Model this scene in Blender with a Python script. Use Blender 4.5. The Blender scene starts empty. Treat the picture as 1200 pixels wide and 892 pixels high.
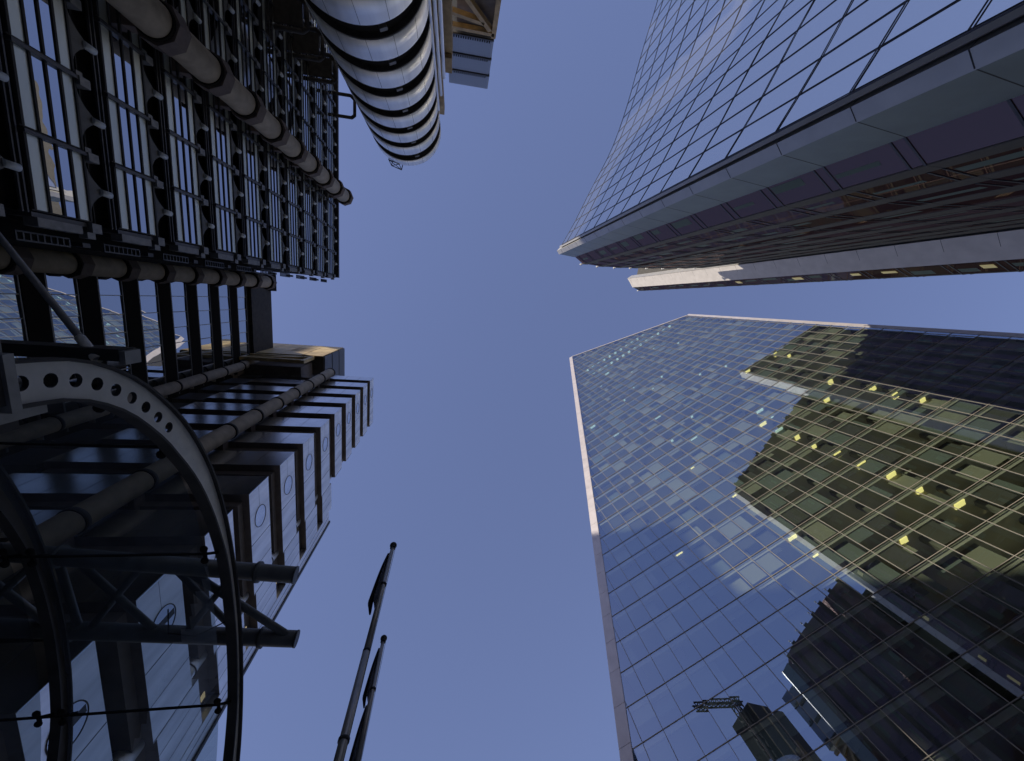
import bpy, math, random
from mathutils import Vector, Matrix
random.seed(7)
SC = bpy.context.scene
COL = SC.collection
EYE = 1.6                      # eye height; heights below are metres above the eye, ground is at 0

# ------------------------------------------------------------------ camera
def unit(v): return v / v.length
F = 450.0
cz = unit(Vector((-66, -94, F)))
cy = Vector((-192, 2289, 450)); cy = unit(cy - cz * cy.dot(cz))
cx = cy.cross(cz)
right = Vector((cx[0], cy[0], cz[0])); down = Vector((cx[1], cy[1], cz[1])); fwd = Vector((cx[2], cy[2], cz[2]))
cd = bpy.data.cameras.new('camera'); cam = bpy.data.objects.new('camera', cd); COL.objects.link(cam)
cd.sensor_width = 36; cd.lens = F / 1200 * 36; cd.clip_start = 0.05; cd.clip_end = 3000
m = Matrix((( right[0], -down[0], -fwd[0], 0), (right[1], -down[1], -fwd[1], 0), (right[2], -down[2], -fwd[2], EYE), (0, 0, 0, 1)))
cam.matrix_world = m
SC.camera = cam

# ------------------------------------------------------------------ sky, sun, exposure
SUN = unit(Vector((-0.763, -0.323, 0.559)))
world = bpy.data.worlds.new('World'); SC.world = world; world.use_nodes = True
wn = world.node_tree.nodes; wl = world.node_tree.links
sky = wn.new('ShaderNodeTexSky'); sky.sky_type = 'NISHITA'; sky.sun_disc = False
sky.sun_elevation = math.asin(SUN.z); sky.sun_rotation = math.atan2(SUN.x, SUN.y)
sky.altitude = 20; sky.air_density = 1.0; sky.dust_density = 0.35; sky.ozone_density = 1.6
bg = wn['Background']; bg.inputs['Strength'].default_value = 0.12
tint = wn.new('ShaderNodeVectorMath'); tint.operation = 'MULTIPLY'; tint.inputs[1].default_value = (1.02, 0.90, 1.06)
mixs = wn.new('ShaderNodeMix'); mixs.data_type = 'RGBA'; mixs.inputs[0].default_value = 0.6; mixs.inputs[7].default_value = (1.02, 1.36, 2.72, 1)
wl.new(sky.outputs[0], tint.inputs[0]); wl.new(tint.outputs[0], mixs.inputs[6]); wl.new(mixs.outputs[2], bg.inputs[0])
sl = bpy.data.lights.new('sun', 'SUN'); sun = bpy.data.objects.new('sun', sl); COL.objects.link(sun)
sl.energy = 4.5; sl.angle = math.radians(0.5); sl.color = (1.0, 0.90, 0.75)
sun.rotation_euler = SUN.to_track_quat('Z', 'Y').to_euler(); sun.location = (-80, -40, 150)
vs = SC.view_settings; vs.view_transform = 'Standard'; vs.look = 'None'; vs.gamma = 1; vs.use_curve_mapping = False
vs.exposure = 0.3
SC.cycles.max_bounces = 10; SC.cycles.transparent_max_bounces = 12; SC.cycles.glossy_bounces = 6
SC.cycles.caustics_reflective = False; SC.cycles.caustics_refractive = False

# ------------------------------------------------------------------ materials
MATS = {}
def principled(name, col, rough=0.6, metal=0.0, noise=0.0, scale=3.0, spec=0.5, bump=0.0, stretch=None):
    if name in MATS: return MATS[name]
    mt = bpy.data.materials.new(name); mt.use_nodes = True; MATS[name] = mt
    n = mt.node_tree.nodes; l = mt.node_tree.links; p = n['Principled BSDF']
    p.inputs['Base Color'].default_value = (*col, 1); p.inputs['Roughness'].default_value = rough
    p.inputs['Metallic'].default_value = metal; p.inputs['Specular IOR Level'].default_value = spec
    if noise or bump:
        tc = n.new('ShaderNodeTexCoord'); mp = n.new('ShaderNodeMapping'); nz = n.new('ShaderNodeTexNoise')
        nz.inputs['Scale'].default_value = scale; nz.inputs['Detail'].default_value = 6
        if stretch: mp.inputs['Scale'].default_value = stretch
        l.new(tc.outputs['Object'], mp.inputs[0]); l.new(mp.outputs[0], nz.inputs['Vector'])
        if noise:
            mr = n.new('ShaderNodeMapRange'); mr.inputs['From Min'].default_value = 0.3; mr.inputs['From Max'].default_value = 0.7
            mr.inputs['To Min'].default_value = 1 - noise; mr.inputs['To Max'].default_value = 1 + noise
            l.new(nz.outputs['Fac'], mr.inputs['Value'])
            mx = n.new('ShaderNodeVectorMath'); mx.operation = 'SCALE'; mx.inputs[0].default_value = col
            l.new(mr.outputs[0], mx.inputs['Scale']); l.new(mx.outputs[0], p.inputs['Base Color'])
            mr2 = n.new('ShaderNodeMapRange'); mr2.inputs['To Min'].default_value = max(0.03, rough - 0.5 * noise * rough); mr2.inputs['To Max'].default_value = min(1, rough + 0.5 * noise * rough)
            l.new(nz.outputs['Fac'], mr2.inputs['Value']); l.new(mr2.outputs[0], p.inputs['Roughness'])
        if bump:
            b = n.new('ShaderNodeBump'); b.inputs['Strength'].default_value = bump; b.inputs['Distance'].default_value = 0.05
            l.new(nz.outputs['Fac'], b.inputs['Height']); l.new(b.outputs[0], p.inputs['Normal'])
    return mt

def mirror_glass(name, fac, behind, tint=(0.9, 0.94, 1.0), rough=0.0, wave=0.0, wscale=0.35, see=None, haze=0.0):
    """pane that mirrors the surroundings; 'see' = colour of clear glass, otherwise a dark body colour behind"""
    if name in MATS: return MATS[name]
    mt = bpy.data.materials.new(name); mt.use_nodes = True; MATS[name] = mt
    n = mt.node_tree.nodes; l = mt.node_tree.links; n.remove(n['Principled BSDF']); out = n['Material Output']
    g = n.new('ShaderNodeBsdfGlossy'); g.inputs['Color'].default_value = (*tint, 1); g.inputs['Roughness'].default_value = rough
    if see:
        d = n.new('ShaderNodeBsdfTransparent'); d.inputs['Color'].default_value = (*see, 1)
    else:
        d = n.new('ShaderNodeBsdfDiffuse'); d.inputs['Color'].default_value = (*behind, 1)
    lw = n.new('ShaderNodeLayerWeight'); lw.inputs['Blend'].default_value = 0.5
    mr = n.new('ShaderNodeMapRange'); mr.inputs['To Min'].default_value = fac * 0.85; mr.inputs['To Max'].default_value = min(1.0, fac * 1.35)
    l.new(lw.outputs['Facing'], mr.inputs['Value'])
    mix = n.new('ShaderNodeMixShader'); l.new(mr.outputs[0], mix.inputs[0]); l.new(d.outputs[0], mix.inputs[1]); l.new(g.outputs[0], mix.inputs[2])
    if wave:
        tc = n.new('ShaderNodeTexCoord'); nz = n.new('ShaderNodeTexNoise'); nz.inputs['Scale'].default_value = wscale; nz.inputs['Detail'].default_value = 1.5
        b = n.new('ShaderNodeBump'); b.inputs['Strength'].default_value = 1.0; b.inputs['Distance'].default_value = wave
        l.new(tc.outputs['Object'], nz.inputs['Vector']); l.new(nz.outputs['Fac'], b.inputs['Height']); l.new(b.outputs[0], g.inputs['Normal'])
    if haze:  # translucent haze in place of soft reflections on the canopy glass
        tr = n.new('ShaderNodeBsdfTranslucent'); tr.inputs['Color'].default_value = (0.6, 0.64, 0.66, 1)
        tcd = n.new('ShaderNodeTexCoord'); nd = n.new('ShaderNodeTexNoise'); nd.inputs['Scale'].default_value = 0.9; nd.inputs['Detail'].default_value = 5
        mrd = n.new('ShaderNodeMapRange'); mrd.inputs['From Min'].default_value = 0.3; mrd.inputs['From Max'].default_value = 0.75; mrd.inputs['To Min'].default_value = haze * 0.5; mrd.inputs['To Max'].default_value = haze * 1.7
        m2 = n.new('ShaderNodeMixShader'); l.new(tcd.outputs['Object'], nd.inputs['Vector']); l.new(nd.outputs['Fac'], mrd.inputs['Value']); l.new(mrd.outputs[0], m2.inputs[0])
        l.new(mix.outputs[0], m2.inputs[1]); l.new(tr.outputs[0], m2.inputs[2]); mix = m2
    l.new(mix.outputs[0], out.inputs[0])
    return mt

def emitter(name, col, s):
    mt = bpy.data.materials.new(name); mt.use_nodes = True; MATS[name] = mt
    p = mt.node_tree.nodes['Principled BSDF']; p.inputs['Base Color'].default_value = (*col, 1)
    p.inputs['Emission Color'].default_value = (*col, 1); p.inputs['Emission Strength'].default_value = s
    return mt

DARK = principled('dark_painted_metal', (0.06, 0.057, 0.054), 0.65, spec=0.2, noise=0.3, scale=2)
BLACK = principled('black_rubber', (0.026, 0.024, 0.022), 0.9, spec=0.05)
FRAME = principled('bronze_grey_frame', (0.075, 0.075, 0.078), 0.45, 0.3, noise=0.2, scale=2)
GREYM = principled('grey_cast_metal', (0.22, 0.22, 0.215), 0.5, 0.2, noise=0.2, scale=4)
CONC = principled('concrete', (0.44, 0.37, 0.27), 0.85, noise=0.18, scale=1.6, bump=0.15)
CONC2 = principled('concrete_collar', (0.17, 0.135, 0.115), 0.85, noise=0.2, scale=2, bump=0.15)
BROWN = principled('brown_concrete', (0.46, 0.34, 0.19), 0.8, noise=0.25, scale=1.2)
STEEL = principled('stainless_steel', (0.84, 0.85, 0.86), 0.42, 1.0, noise=0.16, scale=1.5, stretch=(1, 1, 0.15))
STEELP = principled('polished_steel_panel', (0.78, 0.79, 0.80), 0.20, 1.0, noise=0.12, scale=0.8, bump=0.04)
PRING = principled('porthole_rim', (0.06, 0.065, 0.075), 0.6)
RINGM = principled('brushed_steel_ring', (0.80, 0.81, 0.82), 0.55, 1.0, noise=0.12, scale=1.2, stretch=(1, 1, 0.1))
SEAM = principled('panel_seam', (0.03, 0.03, 0.035), 0.7)
UNDER = principled('shade_brown', (0.15, 0.13, 0.12), 0.7, noise=0.2, scale=1.5)  # dark brown puts the shade under the steel pods into the colour
FROST = mirror_glass('frosted_glass', 0.56, (0.36, 0.36, 0.30), (0.74, 0.79, 0.72), rough=0.38)
CLEARM = mirror_glass('clear_window_glass', 0.62, (0.012, 0.014, 0.016), (0.92, 0.95, 1.0), wave=0.004, wscale=0.8)
WAVYM = mirror_glass('wavy_window_glass', 0.62, (0.012, 0.016, 0.018), (0.92, 0.97, 1.0), wave=0.003, wscale=0.5)
SKYG = mirror_glass('sky_mirroring_glass', 0.8, (0.05, 0.06, 0.08), (0.9, 0.95, 1.0))
FINL = principled('dark_grey_fin', (0.08, 0.08, 0.076), 0.55, noise=0.2, scale=3)
ARCHC = principled('pale_painted_steel', (0.80, 0.77, 0.69), 0.5, noise=0.12, scale=3)
LAMPW = principled('white_lamp_housing', (0.75, 0.78, 0.75), 0.5)

# ------------------------------------------------------------------ mesh helper
class MB:
    def __init__(s): s.v = []; s.f = []; s.m = []; s.sm = []; s.mats = []
    def mi(s, mat):
        if mat not in s.mats: s.mats.append(mat)
        return s.mats.index(mat)
    def face(s, pts, mat, smooth=False):
        b = len(s.v); s.v += [tuple(p) for p in pts]; s.f.append(tuple(range(b, b + len(pts)))); s.m.append(s.mi(mat)); s.sm.append(smooth)
    def box(s, a, b, mat):
        x0, y0, z0 = [min(p, q) for p, q in zip(a, b)]; x1, y1, z1 = [max(p, q) for p, q in zip(a, b)]
        s.hexa([(x0, y0, z0), (x1, y0, z0), (x1, y1, z0), (x0, y1, z0)], [(x0, y0, z1), (x1, y0, z1), (x1, y1, z1), (x0, y1, z1)], mat)
    def hexa(s, lo, hi, mat):
        b = len(s.v); n = len(lo); s.v += [tuple(p) for p in lo] + [tuple(p) for p in hi]; k = s.mi(mat)
        fs = [tuple(range(b + n - 1, b - 1, -1)), tuple(range(b + n, b + 2 * n))] + [(b + i, b + (i + 1) % n, b + n + (i + 1) % n, b + n + i) for i in range(n)]
        s.f += fs; s.m += [k] * len(fs); s.sm += [False] * len(fs)
    def prism(s, poly, z0, z1, mat): s.hexa([(x, y, z0) for x, y in poly], [(x, y, z1) for x, y in poly], mat)
    def obox(s, o, u, v, w, mat):
        o, u, v, w = Vector(o), Vector(u), Vector(v), Vector(w)
        s.hexa([o, o + u, o + u + v, o + v], [o + w, o + u + w, o + u + v + w, o + v + w], mat)
    def bar(s, p, q, a, b, mat, up=(0, 0, 1)):
        p, q = Vector(p), Vector(q); d = unit(q - p); up = Vector(up)
        if abs(d.dot(up)) > 0.98: up = Vector((0, 1, 0))
        u = unit(d.cross(up)); v = unit(u.cross(d))
        s.obox(p - u * a / 2 - v * b / 2, u * a, v * b, q - p, mat)
    def tube(s, p, q, r, mat, n=16, r2=None, cap=True):
        p, q = Vector(p), Vector(q); r2 = r if r2 is None else r2; d = unit(q - p)
        up = Vector((0, 0, 1)) if abs(d.z) < 0.9 else Vector((0, 1, 0)); u = unit(d.cross(up)); v = u.cross(d); b = len(s.v); k = s.mi(mat)
        for c, rr in ((p, r), (q, r2)):
            s.v += [tuple(c + (u * math.cos(2 * math.pi * i / n) + v * math.sin(2 * math.pi * i / n)) * rr) for i in range(n)]
        for i in range(n):
            s.f.append((b + i, b + (i + 1) % n, b + n + (i + 1) % n, b + n + i)); s.m.append(k); s.sm.append(True)
        if cap:
            s.f += [tuple(range(b + n - 1, b - 1, -1)), tuple(range(b + n, b + 2 * n))]; s.m += [k, k]; s.sm += [False, False]
    def path(s, pts, r, mat, n=8):
        pts = [Vector(p) for p in pts]
        for a, b in zip(pts, pts[1:]): s.tube(a, b, r, mat, n)
        for p in pts[1:-1]: s.ball(p, r, mat, 8, 5)
    def ball(s, c, r, mat, n=12, k=8, sz=1.0):
        b = len(s.v); mi = s.mi(mat)
        for j in range(k + 1):
            t = math.pi * j / k
            for i in range(n):
                a = 2 * math.pi * i / n; s.v.append((c[0] + r * math.sin(t) * math.cos(a), c[1] + r * math.sin(t) * math.sin(a), c[2] + r * sz * math.cos(t)))
        for j in range(k):
            for i in range(n):
                s.f.append((b + j * n + i, b + (j + 1) * n + i, b + (j + 1) * n + (i + 1) % n, b + j * n + (i + 1) % n)); s.m.append(mi); s.sm.append(True)
    def mesh(s, name, org):
        me = bpy.data.meshes.new(name); o = Vector(org)
        me.from_pydata([tuple(Vector(p) - o) for p in s.v], [], s.f)
        for mt in s.mats: me.materials.append(mt)
        me.polygons.foreach_set('material_index', s.m); me.polygons.foreach_set('use_smooth', s.sm); me.update()
        return me
    def build(s, name, parent=None, at=None):
        """one mesh object; vertices are in world space, 'at' is its origin"""
        if at is None: at = WORLD.get(parent.name, Vector((0, 0, 0))) if parent else Vector((0, 0, 0))
        at = Vector(at); o = bpy.data.objects.new(name, s.mesh(name, at)); COL.objects.link(o)
        place(o, parent, at); return o
WORLD = {}
def place(o, parent, at):
    at = Vector(at); WORLD[o.name] = at
    if parent: o.parent = parent; o.location = at - WORLD[parent.name]
    else: o.location = at
def dup(o, at, parent=None, kids=()):
    c = o.copy(); COL.objects.link(c); place(c, parent or o.parent, at)
    for k in kids:
        kc = k.copy(); COL.objects.link(kc); kc.parent = c; kc.location = k.location
    return c
def thing(name, label, cat, loc, group=None):
    o = bpy.data.objects.new(name, None); COL.objects.link(o); o.location = loc; WORLD[o.name] = Vector(loc); o.empty_display_size = 0.5
    tag(o, label, cat, group); return o
def tag(o, label, cat, group=None):
    o['label'] = label; o['category'] = cat
    if group: o['group'] = group
def H(z): return z + EYE                       # height above the eye -> world height
def series(name, builders, parent, cap=100):
    """builders: list of (distance, function(mb)); the nearest ones become parts of their own, the rest one part"""
    builders = sorted(builders, key=lambda t: t[0]); rest = MB()
    for i, (d, fn) in enumerate(builders):
        if i < cap:
            mb = MB(); fn(mb); mb.build(name, parent)
        else: fn(rest)
    if rest.v:
        o = rest.build(name + '_field', parent); o['kind'] = 'stuff'; return o

# ------------------------------------------------------------------ ground
g = MB(); g.face([(-400, -400, 0), (400, -400, 0), (400, 400, 0), (-400, 400, 0)], principled('granite_paving', (0.42, 0.40, 0.36), 0.8, noise=0.3, scale=1.5))
o = g.build('paved_street'); o['kind'] = 'structure'

# ================================================================== dark glazed office block, upper left
XF = -16.6; FL = 4.0; BAY = 3.02
blk = thing('office_block', 'dark office block with stacked bands of frosted and clear windows behind round concrete columns', 'building', (-22, -30, 0))
w = MB(); w.box((-27.8, -62, 0), (XF - 0.95, -2.1, H(58.55)), DARK)
w.build('wall', blk)
fz = [18.76 + FL * (k - 4) - 0.0 for k in range(0, 14)]         # bottoms of the window bands
fz = [z for z in fz if z < 56]
# window prototype: bay wide, four rows of glass
def window_mesh(y1, z0):
    b = MB(); x = XF; y0 = y1 - BAY
    rows = [(0.0, FROST), (0.6, CLEARM), (1.2, CLEARM), (1.8, FROST)]
    j = 0.004 * (random.random() - 0.5)
    for r, mt in rows:
        b.face([(x + j, y0 + 0.17, z0 + r + 0.05), (x - j, y1 - 0.09, z0 + r + 0.05), (x - j, y1 - 0.09, z0 + r + 0.55), (x + j, y0 + 0.17, z0 + r + 0.55)], mt)
    for r in (-0.06, 0.55, 1.15, 1.75, 2.35):
        b.box((x - 0.1, y0 + 0.17, z0 + r), (x + 0.05, y1 - 0.09, z0 + r + 0.1), DARK)
    b.box((x - 0.45, y0 + 0.03, z0 - 0.12), (x + 0.16, y0 + 0.17, z0 + 2.75), FRAME)       # upright transom
    b.box((x - 0.45, y1 - 0.09, z0 - 0.12), (x + 0.02, y1 - 0.03, z0 + 2.45), DARK)
    b.box((x - 0.9, y0 + 0.17, z0 + 2.45), (x - 0.08, y1 - 0.09, z0 + 2.52), FRAME)
    b.box((x - 0.35, y0 + 0.0, z0 + 2.45), (x + 0.2, y0 + 0.36, z0 + 2.95), GREYM)         # end bracket
    b.box((x - 0.3, y0 - 0.22, z0 + 2.5), (x + 0.05, y0, z0 + 2.8), GREYM)
    return b
def lamp_mesh(y1, z0):                                             # flared fin with white fish-tail lamp
    b = MB(); x = XF + 0.02; yc = y1 - BAY / 2; zt = z0 + 2.52
    pr = []
    for i in range(9):
        t = i / 8; pr.append((yc - 1.15 + 1.0 * t, zt + 0.68 * t ** 2.4))
    for i in range(8, -1, -1):
        t = i / 8; pr.append((yc + 1.15 - 1.0 * t, zt + 0.68 * t ** 2.4))
    b.hexa([(x - 0.1, a, c) for a, c in pr], [(x - 0.04, a, c) for a, c in pr], FINL)
    b.tube((x - 0.06, yc, zt + 0.6), (x - 0.04, yc + 0.02, zt + 1.12), 0.15, LAMPW, 12)
    return b
wins = [(bi, z) for bi in range(13) for z in fz]
wins.sort(key=lambda t: math.dist((XF, -2.07 - BAY * t[0] - 1.5, t[1] + 1), (0, 0, 0)))
wrest = MB(); lrest = MB(); vary = []
for i, (bi, z) in enumerate(wins):
    y1 = -2.07 - BAY * bi; at = (XF, y1, H(z))
    if i < 4: vary.append((window_mesh(y1, H(z)).build('window', blk, at), lamp_mesh(y1, H(z)).build('lamp', blk, at)))
    elif i < 100:
        a, c = random.choice(vary); dup(a, at); dup(c, at)
    else:
        for src, dst in ((window_mesh(y1, H(z)), wrest), (lamp_mesh(y1, H(z)), lrest)):
            for f, mi_, s_ in zip(src.f, src.m, src.sm): dst.face([src.v[q_] for q_ in f], src.mats[mi_], s_)
wrest.build('window_field', blk)['kind'] = 'stuff'; lrest.build('lamp_field', blk)['kind'] = 'stuff'
rl = MB()                                                           # rails under every band
for z in fz:
    for dz, dx in ((-0.28, 0.0), (-0.42, -0.05), (-0.95, -0.35)):
        rl.box((XF - 0.1 + dx, -62, H(z + dz)), (XF + dx, -2.0, H(z + dz) + 0.06), FRAME if dz > -0.5 else DARK)
rl.build('spandrel_rail', blk)
rf = MB(); rf.box((-28, -62, H(58.56)), (XF + 0.25, -1.75, H(58.9)), FRAME); rf.build('roof_edge', blk)
for z in fz:                                                        # ends of the floor edge, seen past the last bay
    b = MB(); y = -2.07
    b.box((XF - 0.9, y + 0.02, H(z) - 0.1), (XF - 0.05, y + 0.2, H(z) + 2.3), FRAME)
    b.box((XF - 0.5, y + 0.2, H(z) + 0.05), (XF + 0.0, y + 0.55, H(z) + 1.95), GREYM)
    b.box((XF - 0.35, y + 0.0, H(z) + 2.3), (XF + 0.12, y + 0.42, H(z) + 2.78), GREYM)
    b.box((XF - 0.3, y + 0.42, H(z) + 2.1), (XF + 0.05, y + 0.7, H(z) + 2.5), GREYM)
    b.build('end_bracket', blk)
    b = MB(); y = -1.32                                             # perforated beam
    for s0 in (0.0, 0.34):
        b.box((XF - 0.95, y + s0, H(z) + 0.1), (XF - 0.88, y + s0 + 0.06, H(z) + 2.35), FRAME)
    for i in range(9): b.box((XF - 0.95, y + 0.06, H(z) + 0.1 + i * 0.275), (XF - 0.88, y + 0.34, H(z) + 0.16 + i * 0.275), FRAME)
    b.box((XF - 1.6, y + 0.1, H(z) - 0.9), (XF - 1.0, y + 0.3, H(z) - 0.5), FRAME)
    b.build('perforated_beam', blk)
sw = MB(); sw.box((-27.9, -2.1, 0), (XF - 1.2, -1.75, H(58.5)), BLACK); sw.box((-24.5, -1.76, 0), (XF - 1.75, -0.95, H(38.5)), BLACK); sw.build('end_wall', blk)

def column(name, parent, x, y, r, ztop, collar_r, phase, step=4.0, hexc=True, zmin=2.0, seg_gap=0.16, colh=0.95):
    b = MB(); b.tube((x, y, 0), (x, y, H(ztop)), r, CONC, 40); c = b.build(name, parent)
    z = ztop - phase
    while z > zmin:
        k = MB(); n = 8 if hexc else 28
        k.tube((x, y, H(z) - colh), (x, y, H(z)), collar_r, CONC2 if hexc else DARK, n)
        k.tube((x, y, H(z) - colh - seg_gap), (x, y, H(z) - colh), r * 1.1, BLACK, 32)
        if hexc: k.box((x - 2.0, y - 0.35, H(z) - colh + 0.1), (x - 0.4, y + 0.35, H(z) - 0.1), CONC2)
        o = k.build('collar', c)
        if hexc:
            for p in o.data.polygons: p.use_smooth = False
        z -= step
    return c
column('column', blk, -15.05, -12.05, 0.82, 56.9, 1.08, 0.05, colh=0.85)
column('column', blk, -25.9, -0.35, 0.8, 59.7, 1.05, 0.05, colh=0.85)
# dark looped rails projecting from the facade near the stair tower
for z in (57.2, 49.0, 45.0, 41.0, 37.0, 33.0):
    b = MB(); y0, y1, xo = -24.2, -21.7, -13.95
    b.path([(XF - 1, y0, H(z)), (xo - 0.5, y0, H(z)), (xo, y0 + 0.4, H(z)), (xo, y1 - 0.3, H(z)), (xo - 0.35, y1, H(z)), (XF - 1, y1, H(z))], 0.2, DARK, 10)
    if z < 50: b.box((XF - 0.6, y0 + 0.3, H(z) - 0.12), (xo - 0.3, y1 - 0.3, H(z) - 0.02), DARK)
    b.build('looped_rail', blk)

# ================================================================== set-back glazed block
rec = thing('office_block', 'set-back block with single rows of wavy panes between black beams, left of the pods', 'building', (-34, 6, 0))
XR = -28.2
w = MB(); w.box((-44, -1.6, 0), (XR - 0.5, 16, H(63.5)), BLACK); w.build('wall', rec)
w = MB(); w.box((-44, -1.6, H(58.6)), (XR + 0.45, 13.0, H(64.5)), DARK); w.box((XR + 0.45, -1.6, H(63.7)), (XR + 0.9, 0.9, H(65.3)), BLACK); w.build('parapet', rec)
for k in range(11):
    z = 31.9 - 16 + 4.0 * k
    b = MB(); ys = [-1.2 + 1.57 * i for i in range(9)]
    for i in range(8):
        j = random.uniform(-0.012, 0.012); j2 = random.uniform(-0.012, 0.012)
        b.face([(XR + j, ys[i], H(z)), (XR - j, ys[i + 1], H(z)), (XR - j + j2, ys[i + 1], H(z) + 2.1), (XR + j + j2, ys[i], H(z) + 2.1)], WAVYM)
    wdw = b.build('window', rec)
    b = MB()
    for y in ys: b.box((XR, y - 0.03, H(z)), (XR + 0.06, y + 0.03, H(z) + 2.1), ARCHC)
    b.box((XR - 0.3, -1.6, H(z) - 0.16), (XR + 0.1, 12, H(z) - 0.04), GREYM)
    b.box((XR - 0.3, -1.6, H(z) + 2.1), (XR + 0.1, 12, H(z) + 2.18), GREYM)
    b.build('glazing_bar', wdw)
    b = MB(); b.box((XR - 0.4, -1.6, H(z) + 2.25), (XR + 0.12, 12, H(z) + 3.78), BLACK); b.build('floor_beam', rec)

# ================================================================== steel-clad service tower with projecting pods
XP = -10.94; YP = 11.67; YE = 18.25
tow = thing('service_tower', 'steel-clad service tower of stacked projecting pods with round portholes', 'building', (-17, 16, 0))
b = MB(); b.box((-23.6, YP + 0.9, 0), (XP - 1.0, YE - 0.5, H(54)), BLACK); b.box((-23.6, YE - 0.49, 0), (XP - 1.0, YE + 3, H(35)), BLACK); b.build('core', tow)
for k in range(12):
    zb = 9.93 + 3.955 * k; zt = zb + 2.32; at = (XP, YP, H(zb))
    b = MB(); b.box((-24.3, YP, H(zb) + 0.02), (XP, YE, H(zt)), STEELP)
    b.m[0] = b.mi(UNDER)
    # the street face is brushed, the flank polished
    for fi, f in enumerate(b.f):
        if all(abs(b.v[i][0] - XP) < 1e-4 for i in f): b.m[fi] = b.mi(STEEL)
    for i in range(1, 8):
        x = XP - 1.67 * i; b.box((x - 0.012, YP - 0.004, H(zb) + 0.03), (x + 0.012, YP + 0.1, H(zt) - 0.01), SEAM)
    for y, wd in ((YP + 3.3, 0.02), (YP + 3.36 + 1.55, 0.012), (YE - 0.05, 0.02)):
        b.box((XP - 0.1, y - wd, H(zb) + 0.03), (XP + 0.004, y + wd, H(zt) - 0.01), SEAM)
    b.box((XP - 0.1, YP + 0.03, H(zb) + 1.1), (XP + 0.003, YP + 1.35, H(zb) + 1.115), SEAM)
    b.box((XP - 0.02, YP - 0.02, H(zb) + 0.03), (XP + 0.02, YP + 0.02, H(zt)), STEELP)
    pod = b.build('pod', tow, at)
    b = MB(); yc = YP + 2.0; zc = H(zb) + 1.16; n = 40; R = 0.62
    def ring(r, x): return [(x, yc + r * math.cos(2 * math.pi * i / n), zc + r * math.sin(2 * math.pi * i / n)) for i in range(n)]
    a0, a1, a2 = ring(R + 0.045, XP + 0.004), ring(R + 0.035, XP + 0.03), ring(R, XP + 0.006)
    for p, q_ in ((a0, a1), (a1, a2)):
        for i in range(n): b.face([p[i], p[(i + 1) % n], q_[(i + 1) % n], q_[i]], PRING)
    b.face(ring(R, XP + 0.006), STEELP if k > 1 else CLEARM)
    if k < 2: b.box((XP + 0.006, yc - 0.16, zc - R * 0.94), (XP + 0.012, yc + 0.12, zc + R * 0.94), FRAME)
    b.build('porthole', pod, at)
    b = MB(); b.box((-24.0, YP + 0.45, H(zb) - 0.5), (XP - 0.35, YE - 0.15, H(zb) + 0.0), UNDER)      # soffit block, its shade put into the brown
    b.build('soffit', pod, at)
    b = MB(); b.tube((XP - 0.7, YE - 0.1, H(zb) - 1.7), (XP - 0.7, YE - 0.1, H(zb)), 0.42, STEEL, 20)
    b.tube((XP - 0.7, YE - 0.1, H(zb) - 0.9), (XP - 0.7, YE - 0.1, H(zb) - 0.86), 0.46, FRAME, 20); b.build('duct', tow)
    # grey boxed landing of the inner stair next to the far round column
    b = MB(); b.box((-27.4, YP + 0.25, H(zb)), (-24.7, YP + 4, H(zt) + 0.3), FRAME); b.box((-24.69, YP + 0.5, H(zb) - 1.4), (-24.3, YP + 3, H(zt)), BLACK); b.build('landing', tow)
# rounded end of the tower, with slit windows
b = MB()
for k in range(7):
    zb = 9.93 + 3.955 * k
    b.box((XP - 6, YE + 0.02, H(zb) + 0.2), (XP, YE + 2.6, H(zb) + 2.75), STEEL)
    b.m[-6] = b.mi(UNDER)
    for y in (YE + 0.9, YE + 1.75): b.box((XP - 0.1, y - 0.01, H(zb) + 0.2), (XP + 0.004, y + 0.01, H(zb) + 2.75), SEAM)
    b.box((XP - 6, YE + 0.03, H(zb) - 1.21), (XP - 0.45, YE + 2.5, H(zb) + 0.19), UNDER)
b.box((XP - 6, YE + 0.02, 0), (XP, YE + 2.6, H(8.6)), STEEL)
b.build('end_panel', tow)
b = MB(); b.box((XP - 6, YE + 2.62, 0), (XP + 0.02, YE + 3.55, H(35.6)), STEEL)
b.box((XP - 0.1, YE + 3.05, 0), (XP + 0.026, YE + 3.08, H(35.4)), SEAM)
b.box((XP - 6, YE + 3.56, 0), (XP + 0.1, YE + 3.75, H(35.7)), FRAME); b.build('end_pier', tow)
for k in range(8):
    zb = 9.93 + 3.955 * k
    b = MB(); b.box((XP - 0.449, YE + 1.9, H(zb) - 0.5), (XP - 0.41, YE + 2.2, H(zb) - 0.2), emitter('slit_lamp_glow', (1.0, 0.8, 0.45), 0.25) if 'slit_lamp_glow' not in MATS else MATS['slit_lamp_glow']); b.build('slit_lamp', tow)
column('column', tow, -27.1, 10.7, 0.55, 58.0, 0.6, 0.1, hexc=False, colh=0.18, seg_gap=0.05)
c4 = column('column', tow, -16.2, 10.95, 0.57, 54.2, 0.63, 0.1, hexc=False, colh=0.2, seg_gap=0.05)
for k in range(12):
    zb = 9.93 + 3.955 * k; b = MB(); b.box((-16.35, 11.3, H(zb) - 0.8), (-16.05, 12.3, H(zb) - 0.1), CONC2); b.build('strut', tow)

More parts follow.
